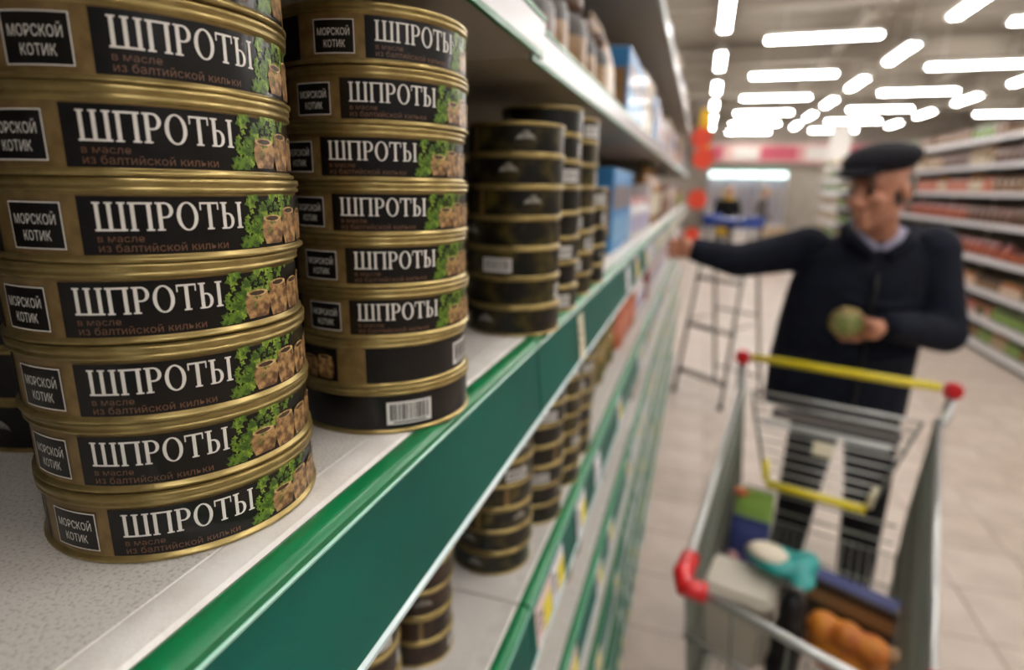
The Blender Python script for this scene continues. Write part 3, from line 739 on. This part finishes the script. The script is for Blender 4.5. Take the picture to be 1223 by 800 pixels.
for k, m in (('a', 'b'), ('c', 'd')):
    bm = bmesh.new(); tube(bm, [at(k, .45), at(m, .45)], .007, 6); link('hinge_strap', mesh('hinge_strap', bm, 'ladder'), lad)
dd = (TR-TL).normalized(); ang = math.atan2(dd.y, dd.x)
bm = bmesh.new(); bbox(bm, -.19, -.12, 0, .19, .12, .06, .012); bbox(bm, -.19, -.12, .06, -.17, .12, .085, .006); bbox(bm, .17, -.12, .06, .19, .12, .085, .006)
tp = link('top_platform', mesh('top_platform', bm, 'ladder_blue'), lad, tuple(loc((TL+TR)/2)), ang)
bm = bmesh.new(); bbox(bm, -.05, -.126, -.06, .05, -.12, .0, .002); link('warning_plate', mesh('warning_plate', bm, 'cloth_yellow'), tp)

# ================================================================== PEOPLE
def HM(c, yaw, pitch, sc=1.): return Matrix.Translation(c) @ Matrix.Rotation(yaw, 4, 'Z') @ Matrix.Rotation(pitch, 4, 'X') @ Matrix.Diagonal((sc, sc, sc, 1))
def head_prims(bm, M):
    ell(bm, (0, .012, .03), (.074, .094, .084), M); ell(bm, (0, -.028, -.04), (.057, .062, .078), M)
    ell(bm, (0, -.068, -.100), (.026, .022, .019), M); ell(bm, (0, -.066, .028), (.056, .028, .018), M)
    for s in (-1, 1):
        ell(bm, (s*.077, .012, -.012), (.010, .019, .031), M); ell(bm, (s*.038, -.062, -.03), (.024, .026, .024), M)
        ell(bm, (s*.014, -.098, -.036), (.010, .010, .008), M)
    t = bmesh.new(); capsule(t, (0, -.088, .018), (0, -.112, -.030), .009, .013); merge(bm, t, 0, M)
    ell(bm, (0, -.088, -.066), (.026, .012, .007), M); ell(bm, (0, -.086, -.078), (.022, .012, .007), M)
def finger(bm, p, d, n, lens, rad, curl):
    """p root, d direction, n axis to curl about"""
    d = Vector(d).normalized(); n = Vector(n).normalized(); p = Vector(p)
    for i, L in enumerate(lens):
        q = p + d*L; capsule(bm, p, q, rad*(1-.1*i), rad*(1-.1*(i+1)), 10); p = q; d = Matrix.Rotation(curl, 3, n) @ d
def person_extra_head(root, M, hair=True):
    for s in (-1, 1):
        bm = bmesh.new(); ell(bm, (s*.031, -.086, .004), (.0115, .0085, .0085), M, 0, 12); link('eye', mesh('eye', bm, 'eye'), root)
        bm = bmesh.new(); ell(bm, (s*.033, -.092, .028), (.019, .006, .005), M, 0, 12); link('eyebrow', mesh('eyebrow', bm, 'hair'), root)

man = empty('person', (.60, 2.38, 0), label='man in flat cap and dark navy jacket reaching to the shelf, holding a tin', cat='person')
off = Vector((.60, 2.38, 0))
def shift(me):
    me.transform(Matrix.Translation(-off)); return me
Hm = HM((.545, 2.235, 1.614), D(-46), D(9), 1.06)
SR, ER, WR = Vector((.385, 2.40, 1.395)), Vector((.150, 2.335, 1.345)), Vector((-.015, 2.245, 1.385))
SL, EL, WL = Vector((.775, 2.385, 1.405)), Vector((.835, 2.315, 1.135)), Vector((.603, 2.135, 1.180))
bm = bmesh.new(); head_prims(bm, Hm)
capsule(bm, (.60, 2.36, 1.40), (.560, 2.26, 1.56), .062, .056)
loft(bm, [(.595, 2.39, .86, .15, .10, 0), (.595, 2.39, 1.0, .15, .10, 0), (.59, 2.39, 1.2, .165, .11, 0), (.585, 2.385, 1.36, .17, .10, 0), (.585, 2.38, 1.43, .11, .08, 0)])
for (a, b, c) in ((SR, ER, WR), (SL, EL, WL)): capsule(bm, a, b, .052, .042); capsule(bm, b, c, .042, .028)
HPR, KR, FR = Vector((.51, 2.40, .88)), Vector((.485, 2.42, .48)), Vector((.475, 2.47, .09))
HPL, KL, FL = Vector((.68, 2.39, .88)), Vector((.705, 2.37, .48)), Vector((.715, 2.37, .09))
for (a, b, c) in ((HPR, KR, FR), (HPL, KL, FL)): capsule(bm, a, b, .078, .055); capsule(bm, b, c, .053, .036); capsule(bm, c+Vector((0, 0, -.02)), c+Vector((-.02, -.13, -.04)), .036, .030)
# right hand (reaching to the price rail), fingers forward along -x
ell(bm, (-.050, 2.225, 1.392), (.045, .022, .040), Matrix.Identity(4))
for i, (dz, L) in enumerate(((.030, .020), (.010, .024), (-.010, .022), (-.030, .017))):
    finger(bm, (-.085, 2.212, 1.392+dz), (-.45, -.9, .0), (0, 0, 1), (L, L*.9, L*.8), .0095, .45)
finger(bm, (-.045, 2.212, 1.420), (-.35, -.75, .35), (0, 1, 0), (.025, .022), .011, .3)
# left hand round a tin
can_c = Vector((.480, 2.085, 1.192))
ell(bm, (.560, 2.115, 1.170), (.040, .030, .036), Matrix.Identity(4))
for i, (dz, L) in enumerate(((.010, .030), (-.012, .032), (-.032, .030), (-.048, .024))):
    finger(bm, (.535, 2.128, 1.178+dz), (-1, .10, -.10), (0, 0, 1), (L, L*.8, L*.7), .0095, .35)
finger(bm, (.560, 2.085, 1.188), (-.75, -.35, .45), (0, 0, 1), (.030, .026), .011, .25)
body_me = shift(remeshed('body', bm, 'skin', .0055, 4)); link('body', body_me, man)
def rel(M): return Matrix.Translation(-off) @ M
person_extra_head(man, rel(Hm))
# hair at the sides and nape
bm = bmesh.new(); ell(bm, (0, .036, .004), (.0815, .080, .074), rel(Hm)); link('hair', mesh('hair', bm, 'hair', smooth=True), man)
# flat cap
bm = bmesh.new(); ell(bm, (0, .010, .090), (.100, .122, .044), Hm); ell(bm, (0, -.035, .082), (.088, .088, .030), Hm); ell(bm, (0, .012, .066), (.084, .104, .026), Hm); ell(bm, (0, -.105, .058), (.066, .056, .013), Hm)
link('flat_cap', shift(remeshed('flat_cap', bm, 'cap_wool', .006, 5)), man)
# shirt collar
bm = bmesh.new()
for s in (-1, 1):
    tube(bm, [(.585+s*.008, 2.265, 1.415), (.585+s*.05, 2.275, 1.445), (.59+s*.072, 2.32, 1.47), (.59+s*.05, 2.375, 1.48)], [.012, .016, .016, .014], 8)
loft(bm, [(.585, 2.30, 1.36, .05, .035, 0), (.585, 2.295, 1.41, .045, .03, 0)])
link('shirt_collar', shift(remeshed('shirt_collar', bm, 'shirt', .006, 3)), man)
# jacket
bm = bmesh.new()
loft(bm, [(.545, 2.39, .80, .245, .148, 0), (.545, 2.39, .95, .245, .150, 0), (.555, 2.39, 1.12, .240, .150, 0), (.568, 2.385, 1.28, .230, .145, 0), (.582, 2.38, 1.37, .205, .125, 0), (.585, 2.37, 1.43, .145, .105, 0), (.585, 2.36, 1.465, .095, .085, 0)])
ell(bm, SR, (.085, .085, .082)); ell(bm, SL, (.088, .088, .088))
capsule(bm, SR, ER, .080, .064); capsule(bm, ER, WR+Vector((.012, 0, 0)), .064, .045)
capsule(bm, SL, EL, .084, .070); capsule(bm, EL, WL+Vector((.02, .012, 0)), .070, .048)
for s in (-1, 1):   # stand-up collar lapels
    tube(bm, [(.585+s*.022, 2.235, 1.395), (.585+s*.085, 2.26, 1.44), (.590+s*.105, 2.33, 1.475), (.59+s*.07, 2.42, 1.485), (.59, 2.45, 1.485)], [.016, .022, .024, .022, .022], 8)
for z, yy in ((1.05, 2.245), (1.24, 2.243)):   # soft folds over the belly
    tube(bm, [(.42, yy+.05, z+.02), (.52, yy, z), (.64, yy, z-.02), (.74, yy+.05, z)], .012, 6)
jk = link('jacket', shift(remeshed('jacket', bm, 'navy_cloth', .007, 6)), man)
bm = bmesh.new(); tube(bm, [Vector(p)-off for p in ((.578, 2.234, .82), (.578, 2.232, 1.0), (.580, 2.228, 1.2), (.583, 2.232, 1.34))], .005, 6); link('zip', mesh('zip', bm, 'black_plastic'), jk)
# trousers
bm = bmesh.new()
loft(bm, [(.595, 2.395, .78, .165, .125, 0), (.595, 2.395, .92, .165, .12, 0)])
for (a, b, c) in ((HPR, KR, FR), (HPL, KL, FL)): capsule(bm, a+Vector((0, 0, -.03)), b, .098, .078); capsule(bm, b, c+Vector((0, 0, .012)), .078, .064)
link('trousers', shift(remeshed('trousers', bm, 'trousers', .008, 5)), man)
for c in (FR, FL):
    bm = bmesh.new(); x, y = c.x, c.y
    capsule(bm, (x, y+.03, .05), (x-.02, y-.14, .042), .046, .040); box(bm, x-.05, y-.175, .0, x+.035, y+.075, .022)
    sm = remeshed('shoe', bm, 'shoe', .006, 4); zmin = min(v.co.z for v in sm.vertices)
    sm.transform(Matrix.Translation((0, 0, -zmin+.0005))); link('shoe', shift(sm), man)
# the tin in his hand, lid toward the camera
tin = empty('held_tin', tuple(can_c), label='small green-gold tin held in the left hand of the man in the cap', cat='tin can')
tin.rotation_euler = (D(112), 0, D(-14))
bm = bmesh.new(); r = .049; h = .026
lathe(bm, [(0, 0), (r, 0), (r+.001, .001), (r, .003), (r, h-.004), (r+.0012, h-.003), (r+.0012, h-.0005), (r-.001, h), (r-.002, h-.002), (0, h-.002)], 36); link('can_body', mesh('can_body', bm, 'gold'), tin, (0, 0, -h/2))
mat('lid_print', '#7f9350', .4, .1, '#c8c08a', 45, spread=(.45, .6))
bm = bmesh.new(); lathe(bm, [(0, h-.0012), (r-.006, h-.0012), (r-.006, h-.0018)], 30); link('lid_print', mesh('lid_print', bm, 'lid_print'), tin, (0, 0, -h/2))

def far_person(x, y, yaw, sc, top, low, scarf, label):
    o = empty('person', (x, y, 0), yaw, label=label, cat='person', group='people far down the aisle')
    M = Matrix.Translation((0, -.02, 1.57)); bm = bmesh.new(); head_prims(bm, M)
    capsule(bm, (0, 0, 1.38), (0, -.01, 1.5), .055, .05)
    loft(bm, [(0, 0, .85, .14, .10, 0), (0, 0, 1.1, .14, .10, 0), (0, 0, 1.35, .17, .1, 0), (0, 0, 1.41, .1, .07, 0)])
    arms = []
    for s in (-1, 1):
        sh, el_, wr = Vector((s*.19, 0, 1.36)), Vector((s*.25, .0, 1.10)), Vector((s*.20, -.16, .96))
        arms.append((sh, el_, wr)); capsule(bm, sh, el_, .045, .038); capsule(bm, el_, wr, .038, .027)
        ell(bm, wr+Vector((-s*.01, -.05, -.02)), (.022, .04, .030), Matrix.Identity(4))
        for q in range(4): finger(bm, wr+Vector((-s*.012+(q-1.5)*.018, -.08, -.025)), (0, -1, -.4), (1, 0, 0), (.025, .02, .015), .0085, -.4)
        finger(bm, wr+Vector((-s*.03, -.05, -.01)), (-s*.6, -.8, 0), (0, 0, 1), (.025, .02), .009, .2)
        capsule(bm, (s*.09, 0, .86), (s*.10, .0, .48), .075, .052); capsule(bm, (s*.10, 0, .48), (s*.10, .03, .09), .05, .036); capsule(bm, (s*.10, .02, .06), (s*.11, -.10, .05), .035, .03)
    link('body', remeshed('body', bm, 'skin_b', .009, 4), o); person_extra_head(o, M)
    bm = bmesh.new(); ell(bm, (0, .03, .035), (.082, .088, .082), M); link('hair', mesh('hair', bm, 'hair', smooth=True), o)
    bm = bmesh.new(); loft(bm, [(0, 0, .80, .175, .13, 0), (0, 0, 1.1, .17, .125, 0), (0, 0, 1.34, .19, .12, 0), (0, 0, 1.42, .10, .08, 0)])
    for sh, el_, wr in arms: capsule(bm, sh, el_, .06, .052); capsule(bm, el_, wr, .052, .038)
    link('jacket', remeshed('jacket', bm, top, .012, 4), o)
    bm = bmesh.new(); loft(bm, [(0, 0, .76, .15, .11, 0), (0, 0, .9, .15, .11, 0)])
    for s in (-1, 1): capsule(bm, (s*.09, 0, .84), (s*.10, 0, .48), .088, .066); capsule(bm, (s*.10, 0, .48), (s*.10, .02, .12), .066, .056)
    link('trousers', remeshed('trousers', bm, low, .012, 4), o)
    if scarf:
        bm = bmesh.new(); tube(bm, [(.085*math.cos(a), .075*math.sin(a), 1.43) for a in (k*PI/8 for k in range(17))], .032, 8); link('scarf', mesh('scarf', bm, scarf), o)
    for s in (-1, 1):
        bm = bmesh.new(); capsule(bm, (s*.10, .05, .05), (s*.11, -.12, .045), .045, .04); sm = remeshed('shoe', bm, 'shoe', .01, 3); zz = min(v.co.z for v in sm.vertices); sm.transform(Matrix.Translation((0, 0, -zz+.0005))); link('shoe', sm, o)
far_person(.50, 13.0, D(20), 1, 'cloth_black', 'cloth_grey', 'cloth_yellow', 'distant person in black with a yellow scarf behind the stepladder')
far_person(1.38, 15.5, D(90), 1, 'cloth_grey', 'cloth_black', None, 'distant person in dark grey before the chilled cabinets')
# salmon display bin behind the arm
o = empty('display_bin', (1.5, 13.6, 0), label='low salmon cardboard display bin behind the outstretched sleeve', cat='display bin')
bm = bmesh.new(); bbox(bm, -.22, -.2, 0, .22, .2, .62, .01); link('base', mesh('base', bm, 'p_salmon'), o)
for nm, q in (('side_wall', (-.22, -.2, -.205, .2)), ('side_wall', (.205, -.2, .22, .2)), ('end_wall', (-.205, -.2, .205, -.185)), ('end_wall', (-.205, .185, .205, .2))):
    bm = bmesh.new(); bbox(bm, q[0], q[1], .62, q[2], q[3], .86, .004); link(nm, mesh(nm, bm, 'p_beige'), o)
for x in (-.1, .04): place('orange_pouch', 1.5+x+.03, 13.63, .62, -PI/2, 'standing in the salmon display bin')

# ================================================================== SHOPPING CART
CT = empty('shopping_cart', (.475, 2.055, 0), D(180-16), label='wire shopping cart with yellow handle and red corners in front of the man', cat='shopping cart')
# local frame: +y toward the cart's front (toward the camera), +x = camera left
HW, RW, FW = .30, .275, .205
HZ, RZ0, FZ0, BZR, BZF = 1.035, .955, .835, .50, .42
YR, YF, FX = .10, 1.06, -.047
def YFs(s): return YF if s > 0 else YF+.095
bm = bmesh.new(); tube(bm, [(-HW+.03, 0, HZ), (HW-.03, 0, HZ)], .0135, 12); link('handle', mesh('handle', bm, 'yellow_plastic'), CT)
for s in (-1, 1):
    bm = bmesh.new(); bbox(bm, s*HW-.024, -.02, HZ-.028, s*HW+.024, .02, HZ+.020, .009, 0, None, 2); link('handle_end', mesh('handle_end', bm, 'red_plastic'), CT)
    bm = bmesh.new(); tube(bm, [(s*HW, .004, HZ-.03), (s*(HW-.006), .02, HZ-.09), (s*RW, YR, RZ0)], .016, 10); link('handle_bracket', mesh('handle_bracket', bm, 'steel'), CT)
# rim tubes
for s in (-1, 1): bm = bmesh.new(); tube(bm, [(s*RW, YR, RZ0), (FX+s*FW, YFs(s), FZ0)], .008, 8); link('side_rim', mesh('side_rim', bm, 'steel'), CT)
bm = bmesh.new(); tube(bm, [(FX-FW, YFs(-1), FZ0), (FX+FW, YFs(1), FZ0)], .009, 8); link('front_rim', mesh('front_rim', bm, 'steel'), CT)
for s in (-1, 1):
    bm = bmesh.new(); tube(bm, [(FX+s*(FW+.008), YFs(s)-.075, FZ0+.010), (FX+s*(FW+.006), YFs(s)-.018, FZ0+.003), (FX+s*(FW-.005), YFs(s)+.010, FZ0-.002), (FX+s*(FW-.05), YFs(s)+.012-s*.009, FZ0-.004)], .020, 10); link('corner_bumper', mesh('corner_bumper', bm, 'red_plastic'), CT)
# side panels of wire
def P(s, f, g):  # f 0 rear..1 front, g 0 bottom..1 rim
    x = (RW+(FW-RW)*f)*(.86+.14*g); y = YR+(YFs(s)-YR)*f-(1-g)*(.06*f)
    return Vector((FX*f+s*x, y, (BZR+(BZF-BZR)*f)*(1-g)+(RZ0+(FZ0-RZ0)*f)*g))
for s in (-1, 1):
    bm = bmesh.new()
    for k in range(1, 46): tube(bm, [P(s, k/46, 0), P(s, k/46, 1)], .0021, 5)
    for g in (0, .33, .66): tube(bm, [P(s, 0, g), P(s, 1, g)], .0035, 6)
    link('side_panel', mesh('side_panel', bm, 'steel_dark'), CT, kind='stuff')
bm = bmesh.new()
for k in range(1, 20): tube(bm, [P(-1, 0, 0).lerp(P(1, 0, 0), k/20), P(-1, 1, 0).lerp(P(1, 1, 0), k/20)], .0022, 5)
for k in range(0, 7): tube(bm, [P(-1, k/6, 0), P(1, k/6, 0)], .0032, 6)
link('basket_floor', mesh('basket_floor', bm, 'steel_dark'), CT, kind='stuff')
for g in (0, .36, .68):
    bm = bmesh.new(); tube(bm, [P(-1, 1, g), P(1, 1, g)], .0055, 6); link('front_bar', mesh('front_bar', bm, 'steel'), CT)
for k in range(1, 4):
    bm = bmesh.new(); tube(bm, [P(-1, 1, 0).lerp(P(1, 1, 0), k/4), P(-1, 1, 1).lerp(P(1, 1, 1), k/4)], .003, 6); link('front_wire', mesh('front_wire', bm, 'steel_dark'), CT)
# rear gate with child seat: light bars, dark plate, badge, yellow bottom bar
GZT, GZB = .955, .715
def GP(x, g): return Vector((x, YR+.02+(1-g)*.13, GZB+(GZT-GZB)*g))
for i in range(10):
    g = i/9; w = .235-.09*(1-g)
    rr = .0052 if i in (9, 8, 6) else .0036
    bm = bmesh.new(); tube(bm, [GP(-w, g), GP(w, g)], rr, 8); link('gate_bar', mesh('gate_bar', bm, 'steel'), CT)
for s in (-1, 1):
    bm = bmesh.new(); tube(bm, [GP(s*.145, 0), GP(s*.235, 1)], .005, 6); link('gate_upright', mesh('gate_upright', bm, 'steel_dark'), CT)
def slab(name, x0, x1, g0, g1, t, m, off_=.01):
    bm = bmesh.new(); n = Vector((0, .92, .38)).normalized()
    q = [GP(x0, g0), GP(x1, g0), GP(x1, g1), GP(x0, g1)]
    a = [bm.verts.new(p+n*off_) for p in q]; b = [bm.verts.new(p+n*(off_+t)) for p in q]
    bm.faces.new(a[::-1]); bm.faces.new(b)
    for k in range(4): bm.faces.new((a[k], a[(k+1) % 4], b[(k+1) % 4], b[k]))
    bmesh.ops.recalc_face_normals(bm, faces=bm.faces[:]); return link(name, mesh(name, bm, m), CT)
slab('seat_flap', -.19, .16, .72, .84, .010, 'grey_plastic', .012); slab('seat_backing', -.17, .18, .62, .69, .006, 'steel', .008)
slab('badge', -.028, .028, .40, .56, .006, 'tag_beige', .008)
bm = bmesh.new(); tube(bm, [GP(-.135, -.03)+Vector((0, .012, 0)), GP(.135, -.03)+Vector((0, .012, 0))], .0125, 10); link('seat_bar', mesh('seat_bar', bm, 'yellow_plastic'), CT)
for s in (-1, 1):
    bm = bmesh.new(); tube(bm, [GP(s*.14, -.02), GP(s*.152, .22)], .010, 8); link('seat_clip', mesh('seat_clip', bm, 'tag_beige' if s < 0 else 'yellow_plastic'), CT)
for z in (.60, .54):
    bm = bmesh.new(); tube(bm, [(-.225, YR, z), (.225, YR, z)], .004, 6); link('rear_wire', mesh('rear_wire', bm, 'steel_dark'), CT)
# chassis
bm = bmesh.new()
for s in (-1, 1):
    tube(bm, [(s*RW, YR, RZ0), (s*.255, .06, .6), (s*.25, .04, .17)], .012, 8); tube(bm, [(s*.25, .04, .17), (s*.17, .95, .16)], .012, 8); tube(bm, [(s*.25, .12, .20), (s*.19, .62, .45)], .010, 8)
tube(bm, [(-.17, .95, .16), (.17, .95, .16)], .011, 8); tube(bm, [(-.25, .04, .17), (.25, .04, .17)], .011, 8)
link('chassis', mesh('chassis', bm, 'steel_dark'), CT)
for s in (-1, 1):
    for x, y in ((.25, .05), (.17, .93)):
        bm = bmesh.new(); M = Matrix.Translation((s*x, y, .0625)) @ Matrix.Rotation(PI/2, 4, 'Y')
        lathe(bm, [(0, -.014), (.05, -.014), (.0625, -.010), (.0625, .010), (.05, .014), (0, .014)], 20, 0, None, M); wh = link('wheel', mesh('wheel', bm, 'black_plastic'), CT)
        bm = bmesh.new(); box(bm, s*x-.02, y-.02, .06, s*x-.015, y+.02, .165); box(bm, s*x+.015, y-.02, .06, s*x+.02, y+.02, .165); box(bm, s*x-.02, y-.02, .13, s*x+.02, y+.02, .135); link('fork', mesh('fork', bm, 'steel'), wh)
# goods in the cart
MC = Matrix.Translation((.475, 2.055, 0)) @ Matrix.Rotation(D(180-16), 4, 'Z')
def fz(y): return BZR+(BZF-BZR)*min(max((y-YR)/(YF-YR), 0), 1)
def cart_item(name, x, y, dz, rz, label, cat, parts):
    l = MC.inverted() @ Vector((x, y, 0)); o = empty(name, (x, y, fz(l.y)+.006+dz), rz+D(180-16), label=label, cat=cat)
    for n, me in parts: link(n, me, o)
    return o
# tub / white sack
bm = bmesh.new(); bbox(bm, -.082, -.075, 0, .082, .075, .19, .018, 0, None, 3); t1 = mesh('box_body', bm, 'box_grey')
bm = bmesh.new(); bbox(bm, -.086, -.079, .175, .086, .079, .205, .012, 0, None, 2); t2 = mesh('lid', bm, 'box_lid')
cart_item('white_food_box', .178, 1.395, 0, 0, 'large off-white food box under the teal bag in the cart', 'box', (('box_body', t1), ('lid', t2)))
b1 = pouch('bag_body', .11, .07, .22, 'p_navy', 'p_purple')
bm = bmesh.new(); ell(bm, (-.006, -.03, .10), (.010, .018, .02)); ell(bm, (-.008, .02, .14), (.010, .022, .024)); b2 = mesh('print_spots', bm, 'p_pink')
cart_item('purple_snack_bag', .205, 1.60, 0, PI/2, 'dark blue and purple patterned bag by the left cart wall', 'bag', (('bag_body', b1), ('print_spot', b2)))
g1 = pouch('bag_body', .11, .05, .25, 'p_lime', 'p_green'); bm = bmesh.new(); ell(bm, (-.02, -.04, .235), (.018, .022, .014)); g2 = mesh('clip', bm, 'p_orange')
cart_item('green_snack_bag', .225, 1.71, 0, PI/2, 'light green bag with orange clip standing behind the purple bag', 'bag', (('bag_body', g1), ('clip', g2)))
# teal bag with bread roll lying on the box
bm = bmesh.new(); ell(bm, (0, 0, .026), (.08, .06, .026)); ell(bm, (-.055, -.02, .032), (.035, .06, .026)); ell(bm, (-.075, .03, .02), (.025, .045, .016)); s1 = remeshed('bag_body', bm, 'p_teal', .007, 4)
bm = bmesh.new(); ell(bm, (.02, .012, .044), (.05, .040, .018)); s2 = mesh('bread_print', bm, 'p_cream', smooth=True)
cart_item('teal_bread_bag', .262, 1.435, .213, D(-12), 'teal bag with cream bread picture lying on the white box', 'bag', (('bag_body', s1), ('bread_print', s2)))
bm = bmesh.new(); ell(bm, (0, 0, .11), (.036, .048, .11)); ell(bm, (.0, .01, .21), (.03, .036, .05)); ell(bm, (.005, .01, .05), (.036, .045, .05)); k1 = remeshed('bag_body', bm, 'black_plastic', .007, 4)
bm = bmesh.new(); tube(bm, [(-.02, .01, .24), (-.012, .015, .268), (.012, .015, .268), (.02, .01, .24)], .009, 8); k2 = mesh('bag_handle', bm, 'grey_plastic')
cart_item('black_carrier_bag', .285, 1.315, 0, 0, 'crumpled black bag in the middle of the cart', 'bag', (('bag_body', k1), ('bag_handle', k2)))
# long dark box
bm = bmesh.new(); bbox(bm, -.108, -.032, 0, .108, .032, .17, .006); l1 = mesh('box_body', bm, 'p_dark')
bm = bmesh.new(); bbox(bm, -.10, -.025, .170, .10, .025, .1715, .0006); l2 = mesh('top_print', bm, 'p_navy')
bm = bmesh.new(); bbox(bm, -.105, .032, .11, .105, .0335, .145, .0005); l3 = mesh('side_stripe', bm, 'p_tan')
cart_item('long_dark_box', .448, 1.475, 0, D(-12), 'long dark box with a blue printed top in the cart', 'box', (('box_body', l1), ('top_print', l2), ('side_stripe', l3)))
bm = bmesh.new(); rr_ = random.Random(5)
ell(bm, (0, 0, .06), (.095, .052, .06)); ell(bm, (.05, .01, .115), (.042, .038, .038)); ell(bm, (-.05, .01, .115), (.042, .038, .036)); ell(bm, (0, .015, .125), (.038, .036, .034)); o1 = remeshed('bag_body', bm, 'fruit_orange', .006, 3)
bm = bmesh.new(); ell(bm, (-.088, .0, .12), (.02, .022, .018)); o2 = mesh('bag_tie', bm, 'p_tan')
cart_item('orange_net_bag', .418, 1.345, .02, D(-12), 'lumpy orange bag of fruit at the front of the cart', 'bag', (('bag_body', o1), ('bag_tie', o2)))

# goods of a kind standing in one short row get their place in the row
rows_ = {}
for o in COL.objects:
    if o.parent is None and o.get('group') and o.get('group') == o.get('label'): rows_.setdefault(o['label'], []).append(o)
for lab, os_ in rows_.items():
    if 1 < len(os_) <= 10 and max(o.location.z for o in os_) - min(o.location.z for o in os_) < .001 and max(o.location.x for o in os_) - min(o.location.x for o in os_) < .05:
        for i, o in enumerate(sorted(os_, key=lambda o: o.location.y)): o['label'] = f'{NTH[i]} {lab}'
